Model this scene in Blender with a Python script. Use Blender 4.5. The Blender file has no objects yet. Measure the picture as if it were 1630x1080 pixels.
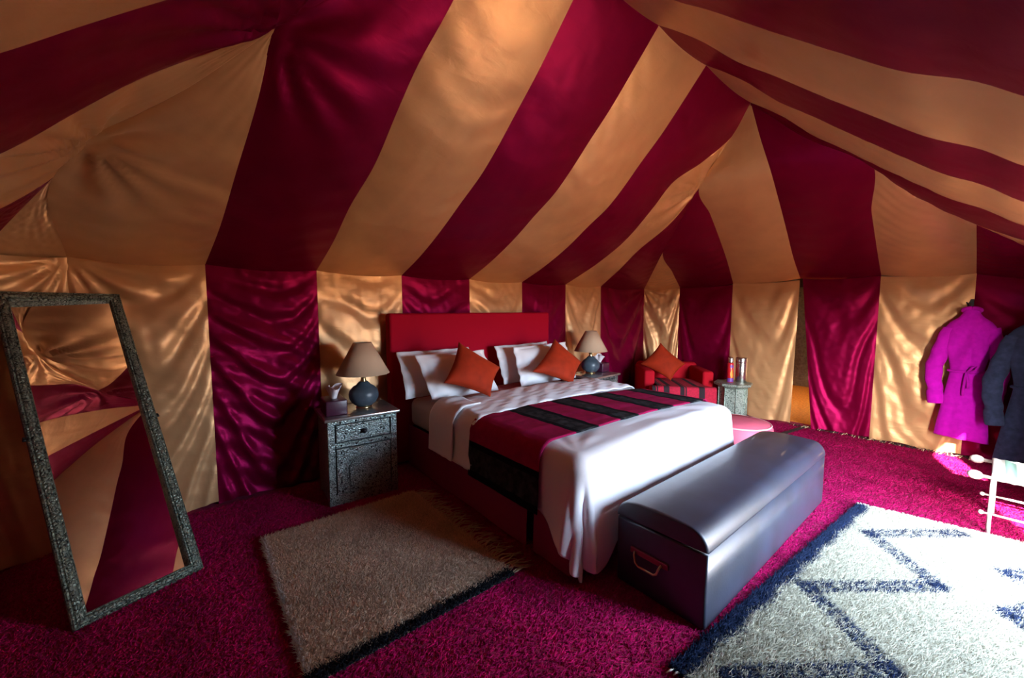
import bpy, bmesh, math, random
import numpy as np
from mathutils import Vector, Matrix
SC = bpy.context.scene
COL = SC.collection
RNG = np.random.default_rng(7)
random.seed(7)
# ------------------------------------------------------------------ camera
EYE = 1.35
CAMR = np.array([[.77430, -.04784, .63098], [-.63284, -.05910, .77202], [.00036, -.99711, -.07603]])
cam = bpy.data.cameras.new('camera'); cam.sensor_width = 36.0; cam.lens = 36 * 628.71 / 1630
cam.clip_start = .02; cam.clip_end = 200
cam_o = bpy.data.objects.new('camera', cam); COL.objects.link(cam_o)
m3 = Matrix(((CAMR[0][0], -CAMR[0][1], -CAMR[0][2]), (CAMR[1][0], -CAMR[1][1], -CAMR[1][2]), (CAMR[2][0], -CAMR[2][1], -CAMR[2][2])))
m4 = m3.to_4x4(); m4.translation = (0, 0, EYE); cam_o.matrix_world = m4
SC.camera = cam_o
# ------------------------------------------------------------------ sky, sun, exposure
SC.view_settings.view_transform = 'Standard'; SC.view_settings.look = 'None'
SC.view_settings.exposure = 0.0; SC.view_settings.gamma = 1; SC.view_settings.use_curve_mapping = False
W = bpy.data.worlds.new('daylight'); SC.world = W; W.use_nodes = True
nt = W.node_tree; nt.nodes.clear()
wo = nt.nodes.new('ShaderNodeOutputWorld'); bg = nt.nodes.new('ShaderNodeBackground')
sky = nt.nodes.new('ShaderNodeTexSky'); sky.sky_type = 'NISHITA'; sky.sun_disc = False
sky.sun_elevation = math.radians(26); sky.sun_rotation = math.radians(251.2); sky.dust_density = 1.5; sky.air_density = 1.0
hz = nt.nodes.new('ShaderNodeHueSaturation'); hz.inputs['Saturation'].default_value = .55          # hazy desert sky
tc = nt.nodes.new('ShaderNodeTexCoord'); sp = nt.nodes.new('ShaderNodeSeparateXYZ')
gt = nt.nodes.new('ShaderNodeMapRange'); gt.inputs[1].default_value = -.02; gt.inputs[2].default_value = .0
mx = nt.nodes.new('ShaderNodeMix'); mx.data_type = 'RGBA'
mx.inputs[6].default_value = (.70, .46, .28, 1)                                                    # sunlit sand around the camp
nt.links.new(tc.outputs['Generated'], sp.inputs[0]); nt.links.new(sp.outputs['Z'], gt.inputs[0]); nt.links.new(gt.outputs[0], mx.inputs[0])
nt.links.new(sky.outputs[0], hz.inputs['Color']); hm = nt.nodes.new('ShaderNodeMix'); hm.data_type = 'RGBA'; hm.inputs[0].default_value = .26; hm.inputs[6].default_value = (1.40, 2.05, 2.95, 1); nt.links.new(hz.outputs[0], hm.inputs[7]); nt.links.new(hm.outputs[2], mx.inputs[7]); nt.links.new(mx.outputs[2], bg.inputs[0]); nt.links.new(bg.outputs[0], wo.inputs[0])
bg.inputs[1].default_value = 20.0
W.cycles.sampling_method = 'MANUAL'; W.cycles.sample_map_resolution = 256
sun = bpy.data.lights.new('sun', 'SUN'); sun.energy = 90; sun.angle = math.radians(.6); sun.color = (1, .96, .9)
sun_o = bpy.data.objects.new('sun', sun); COL.objects.link(sun_o)
sun_o.rotation_euler = Vector((.94, .32, -.47)).to_track_quat('-Z', 'Y').to_euler()
DX0, DX1, DTOP, FY = 2.12, 3.2, 1.55, -.6
port = bpy.data.lights.new('doorway_daylight', 'AREA'); port.shape = 'RECTANGLE'; port.size = DX1 - DX0; port.size_y = DTOP
port.cycles.is_portal = True
port_o = bpy.data.objects.new('doorway_daylight', port); COL.objects.link(port_o)
port_o.location = ((DX0 + DX1) / 2, FY - .02, DTOP / 2); port_o.rotation_euler = Vector((0, 1, 0)).to_track_quat('-Z', 'Z').to_euler()
SC.cycles.use_denoising = True
SC.cycles.diffuse_bounces = 4; SC.cycles.max_bounces = 10

# ------------------------------------------------------------------ materials
def mat(name, col, rough=.6, metal=0, spec=.5, sheen=0, noise=None, bump=None, var=.0, coat=0, aniso=0, attr=None, sheen_tint=None):
    m = bpy.data.materials.new(name); m.use_nodes = True
    n = m.node_tree.nodes; l = m.node_tree.links; b = n['Principled BSDF']
    b.inputs['Base Color'].default_value = (*col, 1); b.inputs['Roughness'].default_value = rough
    b.inputs['Metallic'].default_value = metal; b.inputs['Specular IOR Level'].default_value = spec
    b.inputs['Sheen Weight'].default_value = sheen; b.inputs['Coat Weight'].default_value = coat
    if sheen_tint: b.inputs['Sheen Tint'].default_value = (*sheen_tint, 1)
    if aniso: b.inputs['Anisotropic'].default_value = aniso
    tcn = n.new('ShaderNodeTexCoord')
    if attr:
        a = n.new('ShaderNodeAttribute'); a.attribute_name = attr; l.new(a.outputs['Color'], b.inputs['Base Color'])
    if var:
        nz = n.new('ShaderNodeTexNoise'); nz.inputs['Scale'].default_value = noise or 6; nz.inputs['Detail'].default_value = 5
        l.new(tcn.outputs['Object'], nz.inputs['Vector'])
        r = n.new('ShaderNodeValToRGB'); r.color_ramp.elements[0].position = .3; r.color_ramp.elements[1].position = .7
        r.color_ramp.elements[0].color = tuple(c * (1 - var) for c in col) + (1,)
        r.color_ramp.elements[1].color = tuple(min(1, c * (1 + var)) for c in col) + (1,)
        l.new(nz.outputs['Fac'], r.inputs[0])
        if attr:
            mx = n.new('ShaderNodeMix'); mx.data_type = 'RGBA'; mx.blend_type = 'MULTIPLY'; mx.inputs[0].default_value = 1
            l.new(a.outputs['Color'], mx.inputs[6]); l.new(r.outputs[0], mx.inputs[7]); l.new(mx.outputs[2], b.inputs['Base Color'])
        else:
            l.new(r.outputs[0], b.inputs['Base Color'])
    if bump:
        sc_, st, dist = bump
        nz2 = n.new('ShaderNodeTexNoise'); nz2.inputs['Detail'].default_value = 4
        mpn = n.new('ShaderNodeMapping')
        if isinstance(sc_, (tuple, list)): mpn.inputs['Scale'].default_value = sc_; nz2.inputs['Scale'].default_value = 1
        else: nz2.inputs['Scale'].default_value = sc_
        l.new(tcn.outputs['Object'], mpn.inputs[0]); l.new(mpn.outputs[0], nz2.inputs['Vector'])
        bp = n.new('ShaderNodeBump'); bp.inputs['Strength'].default_value = st; bp.inputs['Distance'].default_value = dist
        l.new(nz2.outputs['Fac'], bp.inputs['Height']); l.new(bp.outputs[0], b.inputs['Normal'])
    return m

def satin(name, col, tint):
    m = mat(name, col, rough=.43, metal=.45, spec=.6, noise=5, var=.07)
    n = m.node_tree.nodes; l = m.node_tree.links; b = n['Principled BSDF']
    b.inputs['Specular Tint'].default_value = (*tint, 1)
    t = n.new('ShaderNodeTexCoord'); mp_ = n.new('ShaderNodeMapping'); mp_.inputs['Scale'].default_value = (7, 7, 22)
    a = n.new('ShaderNodeTexNoise'); a.inputs['Scale'].default_value = 1; a.inputs['Detail'].default_value = 3; a.inputs['Distortion'].default_value = .6
    c = n.new('ShaderNodeTexNoise'); c.inputs['Scale'].default_value = 420
    l.new(t.outputs['Object'], mp_.inputs[0]); l.new(mp_.outputs[0], a.inputs['Vector']); l.new(t.outputs['Object'], c.inputs['Vector'])
    ad = n.new('ShaderNodeMath'); ad.operation = 'MULTIPLY_ADD'; ad.inputs[1].default_value = .04
    l.new(c.outputs['Fac'], ad.inputs[0]); l.new(a.outputs['Fac'], ad.inputs[2])
    bp = n.new('ShaderNodeBump'); bp.inputs['Strength'].default_value = .22; bp.inputs['Distance'].default_value = .012
    l.new(ad.outputs[0], bp.inputs['Height']); l.new(bp.outputs[0], b.inputs['Normal'])
    return m

def embossed(name, c_hi, c_lo, scale=70, rough=.34, metal=.85, bumpd=.004):
    m = bpy.data.materials.new(name); m.use_nodes = True
    n = m.node_tree.nodes; l = m.node_tree.links; b = n['Principled BSDF']
    t = n.new('ShaderNodeTexCoord'); v = n.new('ShaderNodeTexVoronoi'); v.feature = 'DISTANCE_TO_EDGE'; v.inputs['Scale'].default_value = scale
    nz = n.new('ShaderNodeTexNoise'); nz.inputs['Scale'].default_value = scale * .8; nz.inputs['Detail'].default_value = 5; nz.inputs['Distortion'].default_value = 1.5
    l.new(t.outputs['Object'], v.inputs['Vector']); l.new(t.outputs['Object'], nz.inputs['Vector'])
    mu = n.new('ShaderNodeMath'); mu.operation = 'MULTIPLY_ADD'; mu.inputs[1].default_value = 1.6
    l.new(v.outputs['Distance'], mu.inputs[0]); l.new(nz.outputs['Fac'], mu.inputs[2])
    r = n.new('ShaderNodeValToRGB'); r.color_ramp.elements[0].position = .46; r.color_ramp.elements[1].position = .68
    r.color_ramp.elements[0].color = (*c_lo, 1); r.color_ramp.elements[1].color = (*c_hi, 1)
    l.new(mu.outputs[0], r.inputs[0]); l.new(r.outputs[0], b.inputs['Base Color'])
    b.inputs['Metallic'].default_value = metal; b.inputs['Roughness'].default_value = rough
    bp = n.new('ShaderNodeBump'); bp.inputs['Strength'].default_value = .8; bp.inputs['Distance'].default_value = bumpd
    l.new(mu.outputs[0], bp.inputs['Height']); l.new(bp.outputs[0], b.inputs['Normal'])
    return m

SAND = satin('satin_sand', (.61, .338, .158), (1, .85, .65))
CRIM = satin('satin_crimson', (.155, .0006, .022), (1, .08, .45))
CANVAS = mat('canvas_outer', (.30, .24, .17), rough=.9, bump=(300, .2, .002))
CARPET = mat('carpet_base', (.28, .003, .055), rough=.95, noise=14, var=.25, bump=(160, .6, .006))
PILE = mat('carpet_pile', (1, 1, 1), rough=.9, spec=.1, attr='Col', noise=9, var=.12)
WOOL = mat('rug_wool', (1, 1, 1), rough=.9, spec=.15, attr='Col')
COTTON = mat('cotton_white', (.80, .77, .78), rough=.75, spec=.25, sheen=.1, bump=(40, .12, .004))
SHEET = mat('cotton_sheet', (.72, .60, .54), rough=.8, spec=.2, bump=(60, .15, .003))
VELVET = mat('velvet_rust', (.30, .020, .003), rough=.8, spec=.2, sheen=.12, sheen_tint=(1, .3, .1), noise=12, var=.2, bump=(220, .15, .002))
HEADB = mat('headboard_red', (.34, .002, .016), rough=.85, spec=.1, bump=((30, 30, 260), .15, .002))
SKIRT = mat('bed_skirt', (.26, .006, .06), rough=.8)
DARKW = mat('dark_base', (.018, .012, .014), rough=.7)
LEATHER = mat('leather_black', (.017, .021, .038), rough=.44, spec=1.0, noise=7, var=.35, bump=(90, .12, .003), coat=.1)
NICKEL = embossed('embossed_nickel', (.36, .44, .41), (.006, .008, .010), 75)
NICKTOP = mat('polished_nickel_top', (.55, .55, .52), rough=.28, metal=.9, noise=30, var=.2, bump=(60, .1, .002))
DARKMETAL = mat('dark_iron', (.03, .03, .035), rough=.4, metal=.8)
GREENTIN = embossed('embossed_green_tin', (.42, .50, .42), (.07, .10, .08), 55, rough=.4, metal=.7)
BRONZE = embossed('carved_bronze', (.16, .19, .15), (.012, .014, .012), 70, rough=.42, metal=.6, bumpd=.006)
GLASSM = mat('mirror_glass', (.86, .86, .86), rough=.01, metal=1)
CERAM = mat('lamp_ceramic', (.055, .075, .095), rough=.38, spec=.5, noise=20, var=.2)
BRASS = mat('brass', (.62, .45, .22), rough=.3, metal=1)
SHADE = mat('lampshade_linen', (.50, .34, .22), rough=.85, bump=(300, .2, .001))
PLUM = mat('plum_leather', (.05, .006, .025), rough=.35, spec=.6, bump=(120, .15, .002))
TISSUE = mat('tissue_paper', (.78, .72, .74), rough=.9)
REDFAB = mat('armchair_red', (.42, .004, .014), rough=.85, spec=.15, bump=(260, .2, .001))
CHROME = mat('tin_silver', (.62, .62, .60), rough=.25, metal=1, noise=40, var=.15, bump=(60, .15, .002))
REDCAN = mat('can_red', (.55, .01, .02), rough=.3, spec=.6)
ORANGE = mat('can_orange', (.85, .30, .03), rough=.35)
VIOLET = mat('can_violet', (.16, .05, .30), rough=.35)
ROBE = mat('robe_magenta', (.50, .004, .44), rough=.92, spec=.1, sheen=.1, sheen_tint=(1, .2, .9), noise=30, var=.12, bump=(350, .4, .003))
NAVY = mat('robe_navy', (.030, .040, .085), rough=.95, spec=.1, sheen=.1, sheen_tint=(.5, .6, 1), noise=30, var=.25, bump=(350, .4, .003))
IVORY = mat('rack_ivory_metal', (.62, .58, .52), rough=.4, spec=.5)
STRAPW = mat('strap_white', (.75, .78, .72), rough=.8)
STRAPG = mat('strap_green', (.30, .52, .44), rough=.8)
PINK = mat('form_pink', (.75, .13, .20), rough=.7, noise=8, var=.08)
PALE = mat('ring_pale', (.80, .42, .42), rough=.7)
ORANGEC = mat('annex_carpet', (.62, .20, .015), rough=.95, noise=40, var=.3, bump=(120, .5, .005))
REED = mat('reed_mat', (.20, .13, .08), rough=.9, bump=((4, 4, 90), .8, .01), noise=30, var=.3)
BULB = bpy.data.materials.new('bulb_glow'); BULB.use_nodes = True
_b = BULB.node_tree.nodes['Principled BSDF']; _b.inputs['Emission Color'].default_value = (1, .6, .25, 1); _b.inputs['Emission Strength'].default_value = 6
# runner and throw colours
RUNRED = mat('runner_crimson', (.30, .004, .055), rough=.9, spec=.15, noise=20, var=.15, bump=((200, 40, 200), .2, .002))
RUNBLK = mat('runner_black', (.005, .005, .006), rough=.95, spec=.1)
RUNGRY = mat('runner_charcoal', (.026, .025, .026), rough=.95, spec=.1, noise=25, var=.7, bump=((200, 30, 200), .3, .002))
THRED = mat('throw_red', (.42, .005, .03), rough=.9, noise=60, var=.25)
THBLK = mat('throw_black', (.02, .006, .010), rough=.9)

# ------------------------------------------------------------------ helpers
def link(o, parent=None, label=None, cat=None, group=None, kind=None):
    COL.objects.link(o)
    if parent is not None: o.parent = parent
    for k, v in (('label', label), ('category', cat), ('group', group), ('kind', kind)):
        if v: o[k] = v
    return o

def root(name, loc, label, cat, rz=0, group=None, rot=None):
    o = bpy.data.objects.new(name, None); o.empty_display_size = .1
    link(o, None, label, cat, group)
    if rot is not None:
        mm = rot.to_4x4(); mm.translation = loc; o.matrix_world = mm
        o['_m'] = [c for r in mm for c in r]
    else:
        mm = Matrix.Translation(loc) @ Matrix.Rotation(rz, 4, 'Z'); o.location = loc; o.rotation_euler = (0, 0, rz)
    ROOTM[o.name] = mm
    return o
ROOTM = {}

def mesh(name, V, F, mt, parent=None, smooth=True, world=False, mids=None, **kw):
    V = np.asarray(V, float).reshape(-1, 3)
    if world and parent is not None:
        mi = np.array(ROOTM[parent.name].inverted())
        V = V @ mi[:3, :3].T + mi[:3, 3]
    me = bpy.data.meshes.new(name); me.from_pydata(V.tolist(), [], [tuple(f) for f in F]); me.update()
    mts = mt if isinstance(mt, (list, tuple)) else [mt]
    for q in mts: me.materials.append(q)
    if mids is not None: me.polygons.foreach_set('material_index', np.asarray(mids, np.int32))
    me.polygons.foreach_set('use_smooth', np.full(len(me.polygons), smooth))
    return link(bpy.data.objects.new(name, me), parent, **kw)

def gridF(n, m, wrap=False, off=0, flip=False):
    F = []
    for i in range(n - 1):
        for j in range(m if wrap else m - 1):
            a, b, c, d = i * m + j, i * m + (j + 1) % m, (i + 1) * m + (j + 1) % m, (i + 1) * m + j
            F.append((a + off, d + off, c + off, b + off) if flip else (a + off, b + off, c + off, d + off))
    return F

def bm_obj(name, bm, mt, parent=None, smooth=False, world=False, **kw):
    me = bpy.data.meshes.new(name)
    if world and parent is not None: bm.transform(ROOTM[parent.name].inverted())
    bmesh.ops.recalc_face_normals(bm, faces=bm.faces)
    bm.to_mesh(me); bm.free()
    for q in (mt if isinstance(mt, (list, tuple)) else [mt]): me.materials.append(q)
    me.polygons.foreach_set('use_smooth', np.full(len(me.polygons), smooth))
    return link(bpy.data.objects.new(name, me), parent, **kw)

def box(bm, lo, hi, bev=0, seg=2, rz=0, piv=None):
    r = bmesh.ops.create_cube(bm, size=1); vs = r['verts']
    c = [(a + b) / 2 for a, b in zip(lo, hi)]; s = [b - a for a, b in zip(lo, hi)]
    bmesh.ops.scale(bm, verts=vs, vec=s); bmesh.ops.translate(bm, verts=vs, vec=c)
    if bev:
        es = list({e for v in vs for e in v.link_edges})
        bmesh.ops.bevel(bm, geom=es, offset=bev, segments=seg, affect='EDGES', profile=.5)

def box_obj(name, lo, hi, mt, parent=None, bev=0, seg=2, smooth=None, **kw):
    bm = bmesh.new(); box(bm, lo, hi, bev, seg)
    o = bm_obj(name, bm, mt, parent, smooth=(bev > 0 and seg > 2) if smooth is None else smooth, **kw)
    return o

def lathe(name, prof, mt, parent, c=(0, 0, 0), n=32, **kw):
    V = []
    for r, z in prof:
        for k in range(n):
            a = 2 * math.pi * k / n; V.append((c[0] + r * math.cos(a), c[1] + r * math.sin(a), c[2] + z))
    F = gridF(len(prof), n, True)
    F.append(tuple(range(n - 1, -1, -1))); F.append(tuple((len(prof) - 1) * n + k for k in range(n)))
    return mesh(name, V, F, mt, parent, **kw)

def tubeVF(pts, r, n=8, off=0, cap=True):
    P = np.asarray(pts, float); N = len(P); rr = np.full(N, r) if np.isscalar(r) else np.asarray(r)
    T = np.gradient(P, axis=0); T /= np.linalg.norm(T, axis=1)[:, None] + 1e-9
    up = np.array([0, 0, 1.]) if abs(T[0][2]) < .9 else np.array([1., 0, 0])
    V = []
    for i in range(N):
        a = np.cross(T[i], up); a /= np.linalg.norm(a) + 1e-9; b = np.cross(a, T[i]); up = b
        for k in range(n):
            t = 2 * math.pi * k / n; V.append(P[i] + rr[i] * (a * math.cos(t) + b * math.sin(t)))
    F = gridF(N, n, True, off)
    if cap: F.append(tuple(off + k for k in range(n - 1, -1, -1))); F.append(tuple(off + (N - 1) * n + k for k in range(n)))
    return V, F
def tube(name, pts, r, mt, parent=None, n=8, **kw):
    V, F = tubeVF(pts, r, n); return mesh(name, V, F, mt, parent, **kw)

def wav(U, V, seed, n=7, f0=1.5, f1=7, aniso=(1, 1)):
    g = np.random.default_rng(seed); out = np.zeros_like(U)
    for _ in range(n):
        f = g.uniform(f0, f1); a = g.uniform(0, math.pi); p = g.uniform(0, 6.28)
        out += np.sin(6.283 * f * (aniso[0] * U * math.cos(a) + aniso[1] * V * math.sin(a)) + p) / n ** .5 * (f0 / f) ** .5
    return out

def resample(P, n):
    P = np.asarray(P, float)
    d = np.r_[0, np.cumsum(np.linalg.norm(np.diff(P, axis=0), axis=1))]
    # smooth (Catmull-Rom) then even spacing
    t = np.linspace(0, d[-1], n); out = np.empty((n, 3))
    if len(P) > 2:
        m = np.gradient(P, d, axis=0)
        for q in range(n):
            i = min(max(np.searchsorted(d, t[q]) - 1, 0), len(d) - 2); hh = d[i + 1] - d[i]; s = (t[q] - d[i]) / hh
            out[q] = ((2*s**3-3*s**2+1)*P[i] + (s**3-2*s**2+s)*hh*m[i] + (-2*s**3+3*s**2)*P[i+1] + (s**3-s**2)*hh*m[i+1])
    else:
        for k in range(3): out[:, k] = np.interp(t, d, P[:, k])
    return out

# ------------------------------------------------------------------ tent: canvas shell
EAVE = [(-.52, 3.35), (-.92, 3.1), (-.95, 2.2), (-.95, FY), (5.45, FY), (5.45, 2.87), (5.28, 3.35)]
def wall_box(name, p, q, z0, z1, gap=.11, th=.06, openings=(), **kw):
    # canvas sheet standing outside the satin lining between plan points p and q; openings = (s0, s1, ztop) in metres along p->q
    p = np.array(p, float); q = np.array(q, float); L = np.linalg.norm(q - p); e = (q - p) / L; n = np.array([e[1], -e[0]])
    segs = []; s = -.12
    for a, b, zt in openings:
        segs.append((s, a, z0, z1)); segs.append((a, b, zt, z1)); s = b
    segs.append((s, L + .12, z0, z1))
    V, F = [], []
    for a, b, za, zb in segs:
        o = len(V)
        for z in (za, zb):
            for ss, g in ((a, gap), (b, gap), (b, gap + th), (a, gap + th)):
                w = p + e * ss - n * g * SIGN; V.append((w[0], w[1], z))
        F += [tuple(o + k for k in f) for f in ((0, 1, 2, 3), (4, 7, 6, 5), (0, 4, 5, 1), (1, 5, 6, 2), (2, 6, 7, 3), (3, 7, 4, 0))]
    return V, F
SIGN = 1
def wall(name, pts, z1=1.74, openings=None):
    V, F = [], []
    for i, (p, q) in enumerate(zip(pts[:-1], pts[1:])):
        v, f = wall_box(name, p, q, 0, z1, openings=(openings or {}).get(i, ()))
        o = len(V); V += v; F += [tuple(o + k for k in t) for t in f]
    return mesh(name, V, F, CANVAS, None, smooth=False, kind='structure')
# plan runs so that the outside lies on the right-hand side of p->q
SIGN = 1
wall_back = wall('wall_back', [(5.28, 3.35), (-.52, 3.35)][::-1])
wall_right = wall('wall_right', [(5.28, 3.35), (5.45, 2.87), (5.45, FY)], openings={1: ((1.20, 1.80, 1.60),)})
wall_left = wall('wall_left', [(-.95, FY), (-.95, 2.2), (-.92, 3.1), (-.52, 3.35)])
wall_front = wall('wall_front', [(5.45, FY), (-.95, FY)], z1=1.68, openings={0: ((5.45 - DX1, 5.45 - DX0, DTOP),)})
def hull():
    e = .22
    ring = [(-.52 - .1, 3.35 + e, 1.60), (-.95 - e, 3.1 + .1, 1.60), (-.95 - e, FY - .2, 1.74), (5.45 + e, FY - .2, 1.74), (5.45 + e, 2.87 + .1, 1.60), (5.28 + .1, 3.35 + e, 1.60)]
    top = [(1.05, 1.345, 3.16), (3.57, 1.345, 3.16)]
    V = ring + top; n = len(ring); F = [(0, 1, 6), (1, 2, 6), (2, 3, 7, 6), (3, 4, 7), (4, 5, 7), (5, 0, 6, 7)]
    V2 = [(x, y, z + .04) for x, y, z in V]
    F2 = [tuple(8 + k for k in f[::-1]) for f in F]; rim = [(i, 8 + i, 8 + (i + 1) % n, (i + 1) % n) for i in range(n)]
    return V + V2, F + F2 + rim
hv, hf = hull()
ceiling = mesh('ceiling', hv, hf, CANVAS, None, smooth=False, kind='structure')

# ------------------------------------------------------------------ satin lining: wall panels
def wall_panel(parent, A, B, zt, mt, seed, A2=None, B2=None, nf=4.5, amp=.013, sagk=.20, zb=.012, ruche=0, zt2=None, tie=None):
    """A,B plan points (top corners, left to right seen from inside); swagged satin hung between them."""
    n, m = 84, 40
    A = np.array(A, float); B = np.array(B, float); A2 = A if A2 is None else np.array(A2, float); B2 = B if B2 is None else np.array(B2, float)
    v, u = np.meshgrid(np.linspace(0, 1, n), np.linspace(0, 1, m), indexing='ij')
    e = (B - A) / np.linalg.norm(B - A); nrm = np.array([e[1], -e[0]])     # towards the room
    lo = A[None, None] * (1 - u[..., None]) + B[None, None] * u[..., None]
    lo2 = A2[None, None] * (1 - u[..., None]) + B2[None, None] * u[..., None]
    xy = lo * (1 - v[..., None]) + lo2 * v[..., None]
    g = np.random.default_rng(seed)
    par = 4 * u * (1 - u); skew = g.uniform(-.12, .12)
    w = par ** .45
    sag = sagk * (.45 + .9 * v) * par * (1 + skew * (u - .5) * 4)
    ph = 6.283 * (nf * (v ** .85) - nf * sag + .25 * wav(u, v, seed + 3, 4, .6, 1.6)) + g.uniform(0, 6)
    fold = np.sin(ph) + .35 * np.sin(2.1 * ph + 1.3)
    env = np.clip(v * 7, 0, 1) * (1.0 - .35 * v)
    d = 1.25 * amp * w * env * fold + .022 * par * np.sin(math.pi * np.clip(v * 1.1, 0, 1)) + amp * .22 * w * wav(u, v, seed, 9, 3, 11, (1, 2.2)) + .004 * w * np.abs(wav(u, v, seed + 9, 6, 2, 6))
    if ruche: d += ruche * np.sin(6.283 * (11 * v - 2.2 * u) + 2 * wav(u, v, seed + 5, 4, .8, 2)) * np.clip(v * 3, 0, 1) * (.35 + .65 * w)
    d += .012 + .02 * v
    if tie is not None:
        du_ = (u - tie) * np.linalg.norm(B - A); dv_ = v * zt; dist = np.hypot(du_, dv_) + 1e-6
        d += .022 * np.sin(np.arctan2(du_, dv_) * 15) * np.clip(dist / .1, 0, 1) * np.exp(-dist / .4) * np.clip(par * 4, 0, 1)
    ztop = zt if zt2 is None else zt + (zt2 - zt) * u
    z = ztop + (zb - ztop) * v + .012 * np.sin(6.283 * (1.5 * u) + seed) * v ** 8
    z -= .018 * par * (1 - v) ** 6
    X = xy[..., 0] + nrm[0] * d; Y = xy[..., 1] + nrm[1] * d
    return mesh('fabric_panel', np.stack([X, Y, z], -1), gridF(n, m), mt, parent)
BX = [-.52, .1, .78, 1.47, 2.18, 2.87, 3.57, 4.25, 5.28]
for i in range(8):
    wall_panel(wall_back, (BX[i], 3.35), (BX[i + 1], 3.35), 1.648, SAND if i % 2 == 0 else CRIM, 11 + i * 7,
               nf=(5.5, 7.5, 5, 5, 5, 4, 4, 3.5)[i], amp=(.014, .017, .011, .012, .012, .013, .016, .018)[i], sagk=(.30, .22, .16, .2, .2, .25, .45, .4)[i],
               ruche=.009 if i == 1 else 0, tie=0 if i == 0 else (1 if i == 7 else None))
RYP = [(5.28, 3.35), (5.44, 2.87), (5.45, 2.165), (5.45, 1.445)]
wall_panel(wall_right, RYP[0], RYP[1], 1.648, SAND, 101, nf=3.2, amp=.022, sagk=.55, tie=0)
wall_panel(wall_right, RYP[1], RYP[2], 1.66, CRIM, 117, nf=3.2, amp=.015, sagk=.5)
wall_panel(wall_right, RYP[2], RYP[3], 1.68, SAND, 125, B2=(5.43, 1.455), nf=3.0, amp=.015, sagk=.55)
wall_panel(wall_right, (5.44, 1.415), (5.45, .76), 1.69, CRIM, 131, A2=(5.38, 1.24), nf=3.4, amp=.013, sagk=.42)
wall_panel(wall_right, (5.45, .76), (5.45, .13), 1.68, SAND, 143, nf=3.6, amp=.012, sagk=.35)
wall_panel(wall_right, (5.45, .13), (5.45, FY), 1.66, CRIM, 151, zt2=1.55, nf=3.4)
wall_panel(wall_left, (-.92, 3.1), (-.52, 3.35), 1.64, SAND, 201, nf=4, amp=.010, sagk=.35, tie=1)
LY = [3.1, 2.4, 1.72, 1.0, .35, FY]
for i in range(5):
    wall_panel(wall_left, (-.95, LY[i + 1]), (-.92 if i == 0 else -.95, LY[i]), 1.63, CRIM if i % 2 == 0 else SAND, 211 + i * 5, nf=4, zt2=1.63)
FX = [5.45, 4.7, 3.95, DX1, DX0, 1.6, .8, -.1, -.95]
for i in range(8):
    if i == 3: continue
    wall_panel(wall_front, (FX[i], FY), (FX[i + 1], FY), 1.56, SAND if i % 2 == 0 else CRIM, 301 + i * 5, nf=4)
wall_panel(wall_front, (DX1, FY), (DX0, FY), 1.56, CRIM, 391, zb=DTOP - .02, amp=.002, nf=1, sagk=0)
# tied-back door flap standing outside beside the opening
fl = mesh('door_1', [(DX1 + .06 + .02 * math.sin(k * 1.9), FY - .18 - .6 * k / 10, z) for z in np.linspace(0.01, 1.6, 12) for k in range(11)] +
          [(DX1 + .10 + .02 * math.sin(k * 1.9), FY - .18 - .6 * k / 10, z) for z in np.linspace(0.01, 1.6, 12) for k in range(11)],
          gridF(12, 11) + gridF(12, 11, off=132, flip=True), CANVAS, None, kind='structure')

# ------------------------------------------------------------------ satin lining: roof panels
PB = [(3.35, 1.64), (3.0, 1.775), (2.61, 1.965), (2.41, 2.085), (2.15, 2.237), (2.0, 2.36), (1.86, 2.49), (1.67, 2.66), (1.5, 2.835), (1.345, 3.0)]
PF = [(1.345, 3.0), (1.22, 2.90), (1.1, 2.795), (.87, 2.565), (.76, 2.475), (.56, 2.30), (.36, 2.13), (.19, 1.99), (.07, 1.915), (-.03, 1.83), (-.3, 1.685), (-.6, 1.56)]
TIE_R = (3.82, 1.86, 2.50); TIE_L = (.32, 1.885, 2.463); APX_R = (3.57, 1.345, 3.0); APX_L = (1.05, 1.345, 3.0)
TRI_R = (4.35, 2.52, 2.02); C_R = (5.28, 3.35, 1.64); C_L = (-.52, 3.35, 1.64)
FTI_R = (3.886, .69, 2.50); FTI_L = (.32, .70, 2.44); FHP_R = (4.76, .139, 2.03); FC_R = (5.45, FY, 1.56); FC_L = (-.95, FY, 1.56)
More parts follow.
